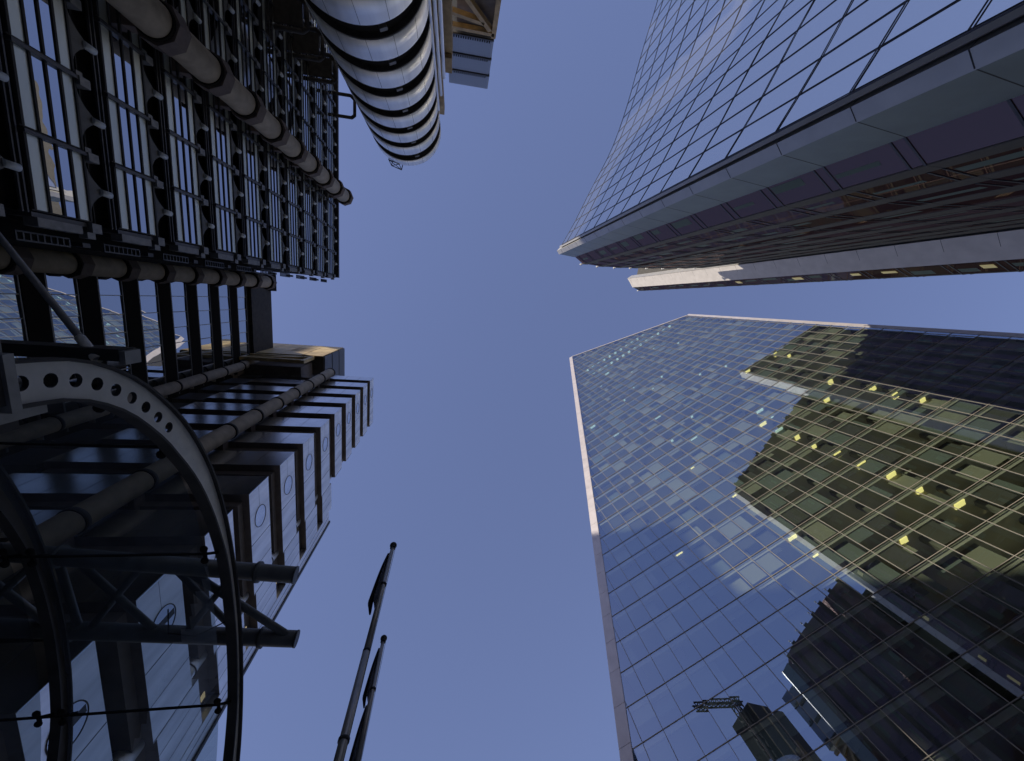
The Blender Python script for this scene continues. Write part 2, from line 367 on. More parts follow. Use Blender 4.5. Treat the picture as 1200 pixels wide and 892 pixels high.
# ================================================================== rooftop plant room, its sunlit gold put into the panel colour, above the service tower
GOLD = principled('sunlit_gold_panel', (0.74, 0.56, 0.28), 0.55, noise=0.22, scale=1.0)  # gold base colour carries the sunlight on the plant room
LOUV = principled('louvre_metal', (0.36, 0.38, 0.41), 0.4, 0.6)
pr = thing('plant_room', 'rooftop plant room with sunlit gold painted on its panels and a grey louvred end, above the steel pods', 'building', (-26, 14, H(59)))
b = MB(); b.box((-33.5, 9.72, H(59.2)), (-18.75, 15, H(70)), DARK)
b.build('core', pr)
for i in range(5):
    for j in range(3):
        mt = random.choice([GOLD, GOLD, BROWN]); x1 = -18.8 - 2.95 * i; z0 = 59.2 + 3.6 * j
        b = MB(); b.box((x1 - 2.85, 9.6, H(z0)), (x1, 9.72, H(z0) + 3.48), mt); b.build('wall_panel', pr)
for j in range(3):
    z0 = 59.2 + 3.6 * j; b = MB(); b.box((-18.75, 9.7, H(z0)), (-18.68, 15, H(z0) + 0.3), DARK)
    for i in range(9): b.obox((-18.7, 9.72, H(z0) + 0.35 + i * 0.36), (0.0, 5.2, 0), (0.16, 0, -0.1), (0.0, 0, 0.16), LOUV)
    b.build('louvre', pr)
b = MB()
for p, q_ in (((-33, 9.9, H(58.4)), (-20.0, 9.9, H(58.4))), ((-33, 9.9, H(55.6)), (-20.0, 9.9, H(55.6))), ((-20.1, 9.9, H(55)), (-20.1, 9.9, H(59))), ((-29, 9.9, H(55.6)), (-21, 9.9, H(58.3))), ((-29, 9.9, H(55)), (-29, 9.9, H(59)))):
    b.bar(p, q_, 0.45, 0.45, GOLD)
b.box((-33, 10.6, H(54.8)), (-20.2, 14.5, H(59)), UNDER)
b.build('roof_frame', pr)

# ================================================================== round stair tower
CX, CY, CR = -7.75, -22.2, 4.55
st = thing('stair_tower', 'round stainless steel stair tower with dark bands between its rings', 'building', (CX, CY, 0))
b = MB(); b.tube((CX, CY, 0), (CX, CY, H(58.6)), CR - 0.42, BLACK, 64); b.build('core', st)
topz = 59.5
for k in range(13):
    z1 = topz - 4.0 * k; z0 = z1 - (2.45 if k else 1.9); n = 72
    b = MB(); b.tube((CX, CY, H(z0)), (CX, CY, H(z1)), CR, RINGM, n)
    b.tube((CX, CY, H(z0) - 0.12), (CX, CY, H(z0) + 0.03), CR - 0.05, DARK, n)
    for i in range(14):
        a = 2 * math.pi * (i + 0.3) / 14; d = Vector((math.cos(a), math.sin(a), 0)); t = Vector((-d.y, d.x, 0))
        b.obox(Vector((CX, CY, H(z0) + 0.02)) + d * (CR - 0.02) - t * 0.012, t * 0.024, d * 0.028, (0, 0, z1 - z0 - 0.04), SEAM)
    b.build('steel_ring', st)
    a = math.radians(66); d = Vector((math.cos(a), math.sin(a), 0)); t = Vector((-d.y, d.x, 0))
    b = MB(); b.obox(Vector((CX, CY, H(z0) - 0.75)) + d * (CR - 0.5) - t * 0.28, t * 0.56, d * 0.3, (0, 0, 0.35), GREYM); b.build('landing_light', st)
# ducts running up the far side of the stair tower
b = MB()
for i, dx in enumerate((0.35, 0.75, 1.15)):
    b.tube((CX + CR + dx - 0.35, CY + 0.2 - 0.25 * i, 0), (CX + CR + dx - 0.35, CY + 0.2 - 0.25 * i, H(52 - 3 * i)), 0.16, STEEL, 12)
b.build('riser_pipe', st)
sc = thing('antenna_frame', 'small dark lattice frame on the rim of the round stair tower', 'antenna', (CX - 1.9, CY + 3.2, H(59.4)))
b = MB(); ax, ay, az = CX - 2.3, CY + 4.1, H(59.5)
P_ = [(ax, ay, az), (ax + 1.4, ay + 0.4, az), (ax + 1.4, ay + 0.4, az + 2.4), (ax, ay, az + 2.4)]
Q_ = [(p[0] + 0.2, p[1] - 1.1, p[2]) for p in P_]
for S_ in (P_, Q_):
    for i in range(4): b.tube(S_[i], S_[(i + 1) % 4], 0.06, DARK, 6)
for i in range(4): b.tube(P_[i], Q_[i], 0.06, DARK, 6)
b.tube(P_[0], P_[2], 0.05, DARK, 6); b.tube(P_[1], P_[3], 0.05, DARK, 6); b.tube(Q_[0], Q_[2], 0.05, DARK, 6)
b.build('lattice', sc)

# ================================================================== louvred plant tower behind the stair tower
pt = thing('plant_tower', 'brown framed plant tower with three grey louvred tiers beside the round stair tower', 'building', (0, -40, 0))
for j in range(3):
    z0 = 62.0 + 4.35 * j; x0 = -3.05; x1 = 3.4 + 0.05 * j; y = -35.9
    b = MB(); b.box((x0, y - 6, H(z0) + 0.02), (x1, y - 0.2, H(z0) + 4.25), LOUV)
    n = 26
    for i in range(n): b.box((x0 + 0.1 + i * (x1 - x0 - 0.2) / n, y - 0.2, H(z0) + 0.5), (x0 + 0.1 + (i + 0.55) * (x1 - x0 - 0.2) / n, y - 0.08, H(z0) + 4.1), LOUV)
    b.box((x0, y - 0.2, H(z0)), (x1, y, H(z0) + 0.22), FRAME)
    n = 16
    for i in range(n): b.box((x0 + 0.8 + i * 0.33, y - 0.1, H(z0) + 0.26), (x0 + 0.98 + i * 0.33, y - 0.02, H(z0) + 0.75), BLACK)
    b.build('louvre_tier', pt)
b = MB(); zb, zt = H(45), H(61.6)
b.box((-1.8, -44, 0), (3.3, -37.2, zt), UNDER); b.build('shaft_wall', pt)
b = MB()
for p, q_ in (((3.25, -36.2, 0), (3.25, -36.2, zt)), ((-2.6, -36.2, H(60.9)), (3.3, -36.2, H(60.9))), ((-2.6, -36.2, H(52.4)), (2.7, -36.2, H(60.3))), ((-2.6, -36.2, H(58.2)), (1.8, -36.2, H(59.2))), ((-2.6, -36.2, H(50)), (3.3, -36.2, H(50)))):
    b.bar(p, q_, 0.6, 0.6, BROWN)
b.build('frame', pt)
b = MB(); b.box((-4.3, -26.6, 0), (-2.95, -25.6, H(61.8)), BROWN); b.build('concrete_pier', pt)
b = MB(); b.box((-2.93, -27.0, 0), (-1.75, -25.7, H(48.8)), BROWN); b.box((-4.4, -25.59, H(47.6)), (-1.76, -25.2, H(50.4)), BROWN); b.build('concrete_pier', pt)

# ================================================================== unseen towers added beyond the block to shade the pointed tower
ft = thing('shade_tower', 'unseen stepped tower added far behind the service tower, its roof heights set for the shade', 'building', (-120, -60, 0))
for y0, y1, zt in ((-27.4, -3, 169), (-52, -29.4, 152), (-66, -52.02, 141), (-76, -66.02, 143)):
    b = MB(); b.prism([(-110, y0), (-110, y1), (-114, y1 - 1.69), (-114, y0 - 1.69)], 0, H(zt), SKYG)
    b.build('wall', ft)
b = MB(); b.prism([(-110.02, -29.38), (-110.02, -27.42), (-113.98, -27.42 - 1.67), (-113.98, -29.38 - 1.67)], H(136.6), H(152), SKYG); b.build('shade_block', ft)  # added block closing the sunlit gap high between the shading towers

# ================================================================== entrance canopy: two perforated arches, curved glass, pipe truss
cp = thing('entrance_canopy', 'arched glass entrance canopy with perforated steel ribs and a dark pipe truss', 'canopy', (-7.5, 7.5, 0))
half = [(1.0, 4.5), (1.02, 4.76), (1.07, 5.17), (1.2, 5.56), (1.46, 6.02), (1.83, 6.45), (2.45, 6.98), (3.31, 7.46), (4.2, 7.77), (5.2, 7.98), (6.38, 8.12), (7.5, 8.17)]
def smooth_pts(P, n=12):
    out = []
    for i in range(len(P) - 1):
        p0 = P[max(i - 1, 0)]; p1 = P[i]; p2 = P[i + 1]; p3 = P[min(i + 2, len(P) - 1)]
        for k in range(n):
            t = k / n; out.append(tuple(0.5 * (2 * b_ + (c_ - a_) * t + (2 * a_ - 5 * b_ + 4 * c_ - d_) * t * t + (3 * b_ - a_ - 3 * c_ + d_) * t ** 3) for a_, b_, c_, d_ in zip(p0, p1, p2, p3)))
    return out + [P[-1]]
def resample(P, step):
    L = [0.0]
    for a, b_ in zip(P, P[1:]): L.append(L[-1] + math.dist(a, b_))
    n = max(1, round(L[-1] / step)); out = []; j = 0
    for i in range(n + 1):
        s_ = L[-1] * i / n
        while j < len(L) - 2 and L[j + 1] < s_: j += 1
        t = (s_ - L[j]) / max(1e-9, L[j + 1] - L[j]); out.append(tuple(p + (q_ - p) * t for p, q_ in zip(P[j], P[j + 1])))
    return out
prof = smooth_pts(half); prof = prof + [(15 - y, z) for y, z in reversed(prof[:-1])]
prof = resample(prof, 0.325)
def normals(P):
    N = []
    for i in range(len(P)):
        a = P[max(0, i - 1)]; c = P[min(len(P) - 1, i + 1)]; d = (c[0] - a[0], c[1] - a[1]); l_ = math.hypot(*d); N.append((d[1] / l_, -d[0] / l_))
    return N
PN = normals(prof)
def off(i, d): return (prof[i][0] + PN[i][0] * d, H(prof[i][1] + PN[i][1] * d))
def arch(x, skin):
    root = MB(); dep = [0.44 - 0.25 * min(1, max(0, (min(p[0], 15 - p[0]) - 2.6) / 3.0)) for p in prof]
    for i in range(len(prof) - 1):
        o0, o1, i0, i1 = off(i, 0), off(i + 1, 0), off(i, dep[i]), off(i + 1, dep[i + 1])
        hr = 0.085 if min(prof[i][0], 15 - prof[i][0]) < 2.3 else 0.004
        # web cell with a round hole
        cyy = (o0[0] + o1[0] + i0[0] + i1[0]) / 4; czz = (o0[1] + o1[1] + i0[1] + i1[1]) / 4
        per = []
        for a, c in ((o0, o1), (o1, i1), (i1, i0), (i0, o0)):
            for k in range(5): per.append((a[0] + (c[0] - a[0]) * k / 5, a[1] + (c[1] - a[1]) * k / 5))
        hole = []
        for p in per:
            d = (p[0] - cyy, p[1] - czz); l_ = math.hypot(*d); hole.append((cyy + d[0] / l_ * hr, czz + d[1] / l_ * hr))
        n = len(per)
        for k in range(n):
            k2 = (k + 1) % n
            for xx in (x - 0.03, x + 0.03): root.face([(xx, *per[k]), (xx, *per[k2]), (xx, *hole[k2]), (xx, *hole[k])], skin)
            root.face([(x - 0.03, *hole[k]), (x - 0.03, *hole[k2]), (x + 0.03, *hole[k2]), (x + 0.03, *hole[k])], FRAME, True)
        # flanges
        for d0, d1, e0, e1_ in ((-0.035, 0.0, -0.035, 0.0), (dep[i], dep[i] + 0.035, dep[i + 1], dep[i + 1] + 0.035)):
            a, b2, c, e = off(i, d0), off(i + 1, e0), off(i + 1, e1_), off(i, d1)
            for s_ in (-1, 1):
                root.face([(x + 0.1 * s_, *a), (x + 0.1 * s_, *b2), (x + 0.1 * s_, *c), (x + 0.1 * s_, *e)], DARK)
            root.face([(x - 0.1, *a), (x + 0.1, *a), (x + 0.1, *b2), (x - 0.1, *b2)], DARK, True)
            root.face([(x - 0.1, *e), (x + 0.1, *e), (x + 0.1, *c), (x - 0.1, *c)], DARK, True)
    return root.build('arch', cp)
arch(-4.5, ARCHC); arch(-7.9, DARK)
for x in (-4.5, -7.9):
    for y in (1.18, 13.82):
        b = MB(); b.box((x - 0.13, y - 0.22, 0), (x + 0.13, y + 0.22, H(4.46)), DARK); b.box((x - 0.17, y - 0.3, H(4.38)), (x + 0.17, y + 0.3, H(4.48)), GREYM); b.build('post', cp)
VAULT = mirror_glass('canopy_glass', 0.2, None, (0.9, 0.95, 1.0), see=(0.62, 0.68, 0.68), wave=0.004, haze=0.035)
cuts = [0] + [min(range(len(prof)), key=lambda i: abs(prof[i][0] - y) + (0 if prof[i][1] > 3 else 9)) for y in (1.45, 2.7, 5.45, 9.35, 12.3, 13.55)] + [len(prof) - 1]
for xa, xb in ((-7.62, -4.74), (-10.85, -8.1)):
    for a, c in zip(cuts, cuts[1:]):
        b = MB()
        for i in range(a, c):
            p, q_ = off(i, 0.3), off(i + 1, 0.3); b.face([(xa, *p), (xb, *p), (xb, *q_), (xa, *q_)], VAULT, True)
        b.build('vault_pane', cp)
for c in cuts[1:-1]:
    b = MB(); p = off(c, 0.3); b.box((-10.85, p[0] - 0.016, p[1] - 0.02), (-4.7, p[0] + 0.016, p[1] + 0.02), BLACK); b.build('joint_strip', cp)
    for x in (-4.72, -7.68, -8.12):
        b = MB(); b.ball((x - 0.02, p[0] - 0.13, p[1] - 0.03), 0.075, BLACK, 10, 6, 0.6); b.ball((x - 0.02, p[0] + 0.13, p[1] - 0.03), 0.075, BLACK, 10, 6, 0.6)
        b.bar((x - 0.02, p[0] - 0.13, p[1]), (x - 0.02, p[0] + 0.13, p[1]), 0.05, 0.05, BLACK); b.bar((x - 0.02, p[0], p[1]), (x + 0.2, p[0], p[1] + 0.05), 0.04, 0.04, BLACK)
        b.build('glass_clamp', cp)
PIPE = principled('dark_green_grey_pipe', (0.085, 0.09, 0.085), 0.5, noise=0.25, scale=3)
zt = H(8.5)
T1 = ((-12.0, 5.5, zt), (-3.35, 6.59, zt)); T2 = ((-12.0, 7.4, zt), (-3.37, 8.35, zt))
for t in (T1, T2):
    b = MB(); b.tube(t[0], t[1], 0.18, PIPE, 28); b.tube(Vector(t[1]) - Vector((0.03, 0.004, 0)), Vector(t[1]) + Vector((0.004, 0, 0)), 0.19, PIPE, 28)
    for x in (-8.0, -4.15):
        f = (x - t[0][0]) / (t[1][0] - t[0][0]); y = t[0][1] + f * (t[1][1] - t[0][1]); b.tube((x - 0.03, y, zt), (x + 0.03, y, zt), 0.23, PIPE, 24)
    b.build('truss_pipe', cp)
def ont(t, x):
    f = (x - t[0][0]) / (t[1][0] - t[0][0]); return (x, t[0][1] + f * (t[1][1] - t[0][1]), zt)
for x0, x1, r in ((-8.05, -7.85, 0.075), (-7.75, -6.3, 0.075), (-6.45, -7.7, 0.075), (-5.9, -4.6, 0.07), (-4.6, -5.8, 0.07), (-5.75, -3.45, 0.085), (-9.9, -8.3, 0.075), (-8.3, -9.9, 0.075)):
    b = MB(); b.tube(ont(T1, x0), ont(T2, x1), r, PIPE, 14); b.build('truss_brace', cp)
b = MB(); b.path([(-6.0, 7.3, zt - 0.1), (-5.9, 7.75, zt - 0.3), (-5.4, 7.9, zt - 0.25), (-4.8, 7.6, zt - 0.2), (-4.5, 7.9, zt - 0.3)], 0.014, BLACK, 6); b.build('cable', cp)
b = MB(); b.tube((-11.5, -2.9, H(10.55)), (-4.6, 1.15, H(5.72)), 0.045, GREYM, 14); b.tube((-5.0, 0.92, H(6.0)), (-4.6, 1.15, H(5.72)), 0.06, ARCHC, 12); b.build('stay_rod', cp)
b = MB(); b.box((-8.2, 1.0, H(5.72)), (-4.35, 1.16, H(6.0)), DARK); b.box((-4.36, 1.02, H(5.72)), (-4.28, 1.2, H(5.98)), GREYM); b.build('eaves_beam', cp)
b = MB(); b.box((-5.5, 0.2, H(4.3)), (-4.72, 1.55, H(4.75)), BLACK); b.box((-4.71, 0.2, H(4.32)), (-4.66, 1.6, H(4.72)), GREYM); b.box((-5.4, 1.2, H(4.35)), (-4.6, 1.75, H(4.7)), DARK); b.box((-4.6, 1.45, H(4.3)), (-4.5, 1.62, H(4.9)), GREYM); b.build('springing_bracket', cp)

# ================================================================== flagpoles
POLE = principled('flagpole_metal', (0.38, 0.36, 0.33), 0.4, 0.4, noise=0.15, scale=2)
CLOTH = principled('dark_flag_cloth', (0.022, 0.022, 0.035), 0.9, noise=0.4, scale=5)
def flagpole(x, y, label, flabel, folds):
    p = thing('flagpole', label, 'flagpole', (x, y, 0), 'flagpoles at the kerb')
    b = MB(); b.tube((x, y, 0), (x, y, H(4.5)), 0.105, POLE, 24, 0.1); b.tube((x, y, H(4.5)), (x, y, H(8.0)), 0.094, POLE, 24, 0.086); b.tube((x, y, H(8.0)), (x, y, H(12.0)), 0.078, POLE, 24, 0.06)
    for z in (4.5, 6.1, 8.0, 10.2): b.tube((x, y, H(z) - 0.03), (x, y, H(z) + 0.03), 0.108 if z < 8 else 0.088, DARK, 24)
    b.build('shaft', p)
    b = MB(); b.ball((x, y, H(12.05)), 0.115, DARK, 20, 12); b.tube((x, y, H(11.9)), (x, y, H(11.98)), 0.09, DARK, 16); b.build('finial', p)
    b = MB(); b.tube((x + 0.09, y - 0.02, H(1)), (x + 0.09, y - 0.02, H(11.9)), 0.006, BLACK, 6); b.build('halyard', p)
    fo = thing('flag', flabel, 'flag', (x, y, H(10)), 'flags hanging limp')
    for zt_, zb_, wd in folds:
        b = MB(); n = 22; cols = []
        for i in range(n + 1):
            t = i / n; z = H(zt_ + (zb_ - zt_) * t)
            w_ = wd * (0.12 + 0.88 * t ** 0.8) * (1.0 if t < 0.93 else 1 - (t - 0.93) * 3)
            row = []
            for k in range(17):
                a = k / 16; row.append((x - 0.085 - w_ * a, y + 0.02 + 0.10 * math.sin(a * 9 + 2.2 * t) * (0.35 + t) + 0.05 * math.sin(5 * t + a * 3), z - 0.12 * a * w_ / wd + 0.05 * math.sin(a * 7)))
            cols.append(row)
        for i in range(n):
            for k in range(16): b.face([cols[i][k], cols[i][k + 1], cols[i + 1][k + 1], cols[i + 1][k]], CLOTH, True)
        o = b.build('flag_cloth', fo); md = o.modifiers.new('thickness', 'SOLIDIFY'); md.thickness = 0.012
flagpole(-1.65, 8.3, 'taller-looking nearer flagpole with a dark limp flag and round finial', 'limp dark flag on the nearer flagpole', [(11.7, 9.4, 0.2)])
flagpole(-1.9, 12.0, 'farther, thinner-looking flagpole with two dark folds of flag', 'limp dark flag in two folds on the farther flagpole', [(11.7, 9.9, 0.17), (9.75, 7.9, 0.15)])

# ================================================================== stepped tower with concave glass front, upper right
wt = thing('stepped_tower', 'stepped glass tower with a concave gridded front and saw-tooth flank, at upper right', 'building', (30, -30, 0))
WG = mirror_glass('concave_front_glass', 0.76, (0.32, 0.30, 0.26), (1.0, 1.0, 0.97), wave=0.002, wscale=0.3)
PURP = mirror_glass('purple_flank_glass', 0.10, (0.078, 0.040, 0.038), (1.0, 0.78, 0.78))
WM = principled('pale_metal_fin', (0.50, 0.49, 0.47), 0.38, 0.35, noise=0.08, scale=1.0)
FINM = principled('grey_metal_fin', (0.10, 0.092, 0.085), 0.65, 0.0, spec=0.15, noise=0.1, scale=1.0)
FBL = principled('green_grey_blind', (0.13, 0.17, 0.14), 0.8)
WHITEM = principled('grey_white_metal_panel', (0.74, 0.70, 0.66), 0.85, noise=0.08, scale=1.0, spec=0.1)
WHITEM3 = principled('white_metal_panel', (0.80, 0.77, 0.74), 0.85, noise=0.08, scale=1.0, spec=0.1)
TEAL = principled('teal_grey_panel', (0.20, 0.24, 0.25), 0.4, 0.2, noise=0.08, scale=1.0)
MULL = principled('navy_mullion', (0.03, 0.032, 0.05), 0.5)
KNOB = principled('white_roof_lamp', (0.8, 0.8, 0.78), 0.5)
curve = resample(smooth_pts([(14.87, -9.23), (15.7, -10.95), (16.5, -12.7), (17.5, -15.2), (18.4, -17.4), (20.6, -22.6), (22.1, -28.4), (23.3, -35.3), (24.5, -41.3), (25.7, -49), (26.5, -58), (27.0, -68)], 6), 1.87)
lev = [11.4 + 3.62 * k for k in range(-3, 13)] + [57.2]
pane = []; grid = MB()
for i in range(len(curve) - 1):
    (xa, ya), (xb, yb) = curve[i], curve[i + 1]
    for z0, z1 in zip(lev, lev[1:]):
        j = [random.uniform(-0.006, 0.006) for _ in range(4)]
        pts = [(xa + j[0], ya, H(z0)), (xb + j[1], yb, H(z0)), (xb + j[2], yb, H(z1)), (xa + j[3], ya, H(z1))]
        d = math.dist(pts[0], (0, 0, EYE)) if i < 14 else 500
        pane.append((d, lambda mb, pts=pts: mb.face(pts, WG)))
series('window_pane', pane, wt)
for i, (xa, ya) in enumerate(curve):
    a = curve[max(0, i - 1)]; c = curve[min(len(curve) - 1, i + 1)]; t = Vector((c[0] - a[0], c[1] - a[1], 0)); t = unit(t); nrm = Vector((-t.y, t.x, 0)); nrm = nrm if nrm.x < 0 else -nrm
    for dlt in (-0.06, 0.03): grid.obox(Vector((xa, ya, 0)) + t * dlt - nrm * 0.05, t * 0.03, nrm * 0.07, (0, 0, H(57.3)), MULL)
for z in lev:
    for i in range(len(curve) - 1):
        p = Vector((*curve[i], 0)); q_ = Vector((*curve[i + 1], 0)); t = q_ - p; nrm = unit(Vector((t.y, -t.x, 0))); nrm = nrm if nrm.x < 0 else -nrm
        for dz in (-0.09, 0.04): grid.obox(p + Vector((0, 0, H(z) + dz)) - nrm * 0.05, t, nrm * 0.07, (0, 0, 0.035), MULL)
grid.build('mullion_grid', wt)
# corner column
b = MB(); b.prism([(14.87, -9.20), (14.95, -8.95), (15.5, -9.2), (15.4, -9.5)], 0, H(58.6), WM); b.build('corner_trim', wt)
def joints(mb, poly, z0, z1, step, mat=SEAM, wdt=0.035):
    cx_ = sum(p[0] for p in poly) / len(poly); cy_ = sum(p[1] for p in poly) / len(poly); k = 0.006
    big = [(x + (k if x > cx_ else -k), y + (k if y > cy_ else -k)) for x, y in poly]
    z = z0
    while z < z1: mb.prism(big, H(z) - wdt / 2, H(z) + wdt / 2, mat); z += step
colp = [(15.02, -8.76), (15.43, -8.30), (15.9, -9.3), (15.6, -9.5)]
b = MB(); b.prism(colp, 0, H(60.6), WM); joints(b, colp, 4.16, 60, 3.62); b.prism([(15.30, -8.46), (15.46, -8.27), (15.6, -8.5), (15.45, -8.6)], 0, H(60.7), WM); b.build('corner_column', wt)
tp = [(15.47, -8.30), (17.9, -8.08), (17.9, -9.0), (15.8, -9.0)]
b = MB(); b.prism(tp, 0, H(60.5), TEAL); joints(b, tp, 4.16, 60, 3.62); b.build('corner_panel', wt)
KN = [(19.3, -7.2), (22.0, -7.1), (24.9, -7.2), (27.6, -7.4), (30.4, -7.62), (33.2, -7.85), (36.05, -8.15), (38.9, -8.5)]
def teeth(name_z, start, kn, ztop, step, fin=(0.9, 0.0), lamp=True, glass=PURP):
    a = start
    for k, (x, y) in enumerate(kn):
        b = MB(); z = 4.16
        b.face([(a[0], a[1], 0), (x, y, 0), (x, y, H(ztop - 0.8)), (a[0], a[1], H(ztop - 0.8))], glass)
        t = Vector((x - a[0], y - a[1], 0)); nr = unit(Vector((-t.y, t.x, 0))); nr = nr if nr.y > 0 else -nr
        while z < ztop - 1:
            for dz in (0, 0.55): b.obox(Vector((a[0], a[1], H(z) + dz)) - nr * 0.03, t, nr * 0.06, (0, 0, 0.09), MULL)
            z += step
        z = 4.16
        while z < ztop - 5:
            if random.random() < 0.7:
                f0 = random.uniform(0.02, 0.6); f1 = min(0.98, f0 + random.uniform(0.12, 0.4)); hb = random.uniform(1.2, 2.6); o_ = Vector((a[0], a[1], H(z) + step - 0.1 - hb)) + nr * 0.006
                b.face([o_ + t * f0, o_ + t * f1, o_ + t * f1 + Vector((0, 0, hb)), o_ + t * f0 + Vector((0, 0, hb))], FBL)
            z += step
        b.build('flank_glazing', wt)
        fx, fy = x + fin[0], y + fin[1]
        poly = [(x - 0.05, y), (x, y + 0.03), (fx, fy), (fx - 0.1, fy - 0.35), (x, y - 0.35)]
        b = MB(); b.prism(poly, 0, H(ztop - 0.3), FINM); joints(b, poly, 4.16, ztop - 1, step); b.build('fin', wt)
        if lamp:
            b = MB(); b.ball((x, y, H(ztop + 0.25)), 0.16, KNOB, 12, 8, 1.4); b.tube((x, y, H(ztop - 0.4)), (x, y, H(ztop + 0.15)), 0.06, WM, 8); b.build('roof_lamp', wt)
        a = (fx, fy)
    return a
e1 = teeth(1, (17.9, -8.1), KN, 61, 3.62)
core = MB(); back = [(p[0] + 0.6, p[1] - 0.25) for p in curve]
core.prism([(17.6, -9.3)] + back + [(60, -68), (60, -10.5), (40.0, -10.4), (36, -9.6), (28, -9.0)], 0, H(56.6), DARK); core.build('wall', wt)
# second tier
c2 = [(41.25, -8.66), (42.0, -8.5), (43.4, -9.2), (42.3, -9.5)]
b = MB(); b.prism(c2, 0, H(92.5), WM); joints(b, c2, 4.16, 92, 3.62); b.build('corner_column', wt)
p2 = [(41.22, -8.6), (42.75, -6.68), (43.6, -7.1), (42.1, -8.45)]
b = MB(); b.prism(p2, 0, H(92.0), WHITEM); joints(b, p2, 4.16, 92, 3.62); b.build('corner_panel', wt)
K2 = [(44.6, -6.05), (47.0, -6.4), (48.8, -6.75), (52.0, -7.3), (55.2, -7.9), (58.4, -8.55), (61.6, -9.2), (64.8, -9.9), (68.0, -10.6), (71.2, -11.4), (74.6, -12.3)]
teeth(2, (42.8, -6.7), K2, 92.5, 3.62, fin=(1.0, -0.05))
b = MB(); b.prism([(43.2, -9.2), (76, -13.2), (76, -60), (46, -60)], 0, H(91.5), DARK); b.build('wall', wt)
# third tier
c3 = [(77.2, -15.6), (75.9, -13.1), (76.6, -13.3), (77.8, -15.2)]
b = MB(); b.prism(c3, 0, H(117), WM); joints(b, c3, 4.16, 116, 3.62); b.build('corner_column', wt)
p3 = [(75.92, -13.05), (77.4, -10.6), (78.4, -11.2), (76.8, -13.4)]
b = MB(); b.prism(p3, 0, H(116.6), WHITEM3); joints(b, p3, 4.16, 116, 3.62); b.build('corner_panel', wt)
K3 = [(82.0, -14.3), (84.8, -17.3), (88.0, -19.4), (91.2, -21.6), (94.4, -23.8), (97.6, -26.1), (100.8, -28.5)]
teeth(3, (78.2, -11.6), K3, 117, 3.62, fin=(1.0, -0.5))
b = MB(); b.prism([(78, -16), (102, -31), (102, -70), (80, -70)], 0, H(116), DARK); b.build('wall', wt)
# lit rooms along the edge of the second tier
LIT = emitter('lit_room', (0.75, 0.62, 0.28), 0.14)
for k in (0, 1, 2, 3, 4, 6, 7, 9, 12):
    z = 11.4 + 3.62 * k + 0.9; f_ = random.uniform(0.3, 0.8); b = MB(); b.obox((43.25, -6.5, H(z)), (0.83 * f_, 0.3 * f_, 0), (-0.01, 0.03, 0), (0, 0, random.uniform(0.7, 1.4)), LIT); b.build('lit_window', wt)

# ================================================================== pointed tower with sloping roof, lower right
pt2 = thing('pointed_tower', 'tall pointed glass tower with slanted pinkish metal edges, mirroring the stepped tower', 'building', (66, 30, 0))
SA = Vector((28.5, 44.9, 0)); SD = unit(Vector((92.8, -1.57, 0)) - SA); SI = Vector((0.58575, 0.81049, 0))
def W(s_, z, dep=0.0): return SA + SD * s_ + SI * dep + Vector((0, 0, H(z)))
def edge(z): return -7.33 + (z - 31.3) / 3.40
ZA = 184.3; SRX = 79.5
def roof(s_): return ZA - (s_ - edge(ZA)) * 0.918
PG = [(edge(-1.5), -1.5), (SRX, -1.5), (SRX, roof(SRX)), (edge(ZA), ZA)]
def clip(poly, x0, x1, y0, y1):
    for ax, lim, sg in ((0, x0, 1), (0, x1, -1), (1, y0, 1), (1, y1, -1)):
        out = []
        for i in range(len(poly)):
            a, b_ = poly[i], poly[(i + 1) % len(poly)]; da = (a[ax] - lim) * sg; db = (b_[ax] - lim) * sg
            if da >= 0: out.append(a)
            if (da >= 0) != (db >= 0):
                t = da / (da - db); out.append((a[0] + (b_[0] - a[0]) * t, a[1] + (b_[1] - a[1]) * t))
        poly = out
        if not poly: return []
    return poly
SG = mirror_glass('tower_glass', 0.44, None, (0.70, 0.82, 1.0), see=(0.75, 0.82, 0.73))
SM = principled('champagne_mullion', (0.27, 0.245, 0.205), 0.75, spec=0.2)
FASC = principled('pinkish_metal_edge', (0.58, 0.53, 0.52), 0.4, 0.3, noise=0.08, scale=0.6)
SLAB = principled('floor_slab', (0.58, 0.57, 0.49), 0.8)
BLINDS = [principled('roller_blind', (0.40, 0.40, 0.32), 0.8), principled('green_grey_blind_2', (0.22, 0.26, 0.24), 0.8), principled('dark_blind', (0.12, 0.12, 0.10), 0.8)]
COREW = principled('office_core_wall', (0.22, 0.22, 0.18), 0.9, noise=0.3, scale=0.6)
SB = 2.812
def zj(j): return 52.35 - 4.0 * j
cells = []
for i in range(-7, 29):
    for j in range(-34, 13):
        pl = clip(PG, SB * i, min(SB * (i + 1), SRX), zj(j + 1), zj(j))
        if len(pl) >= 3: cells.append((i, j, pl))
bl = []; pn = []
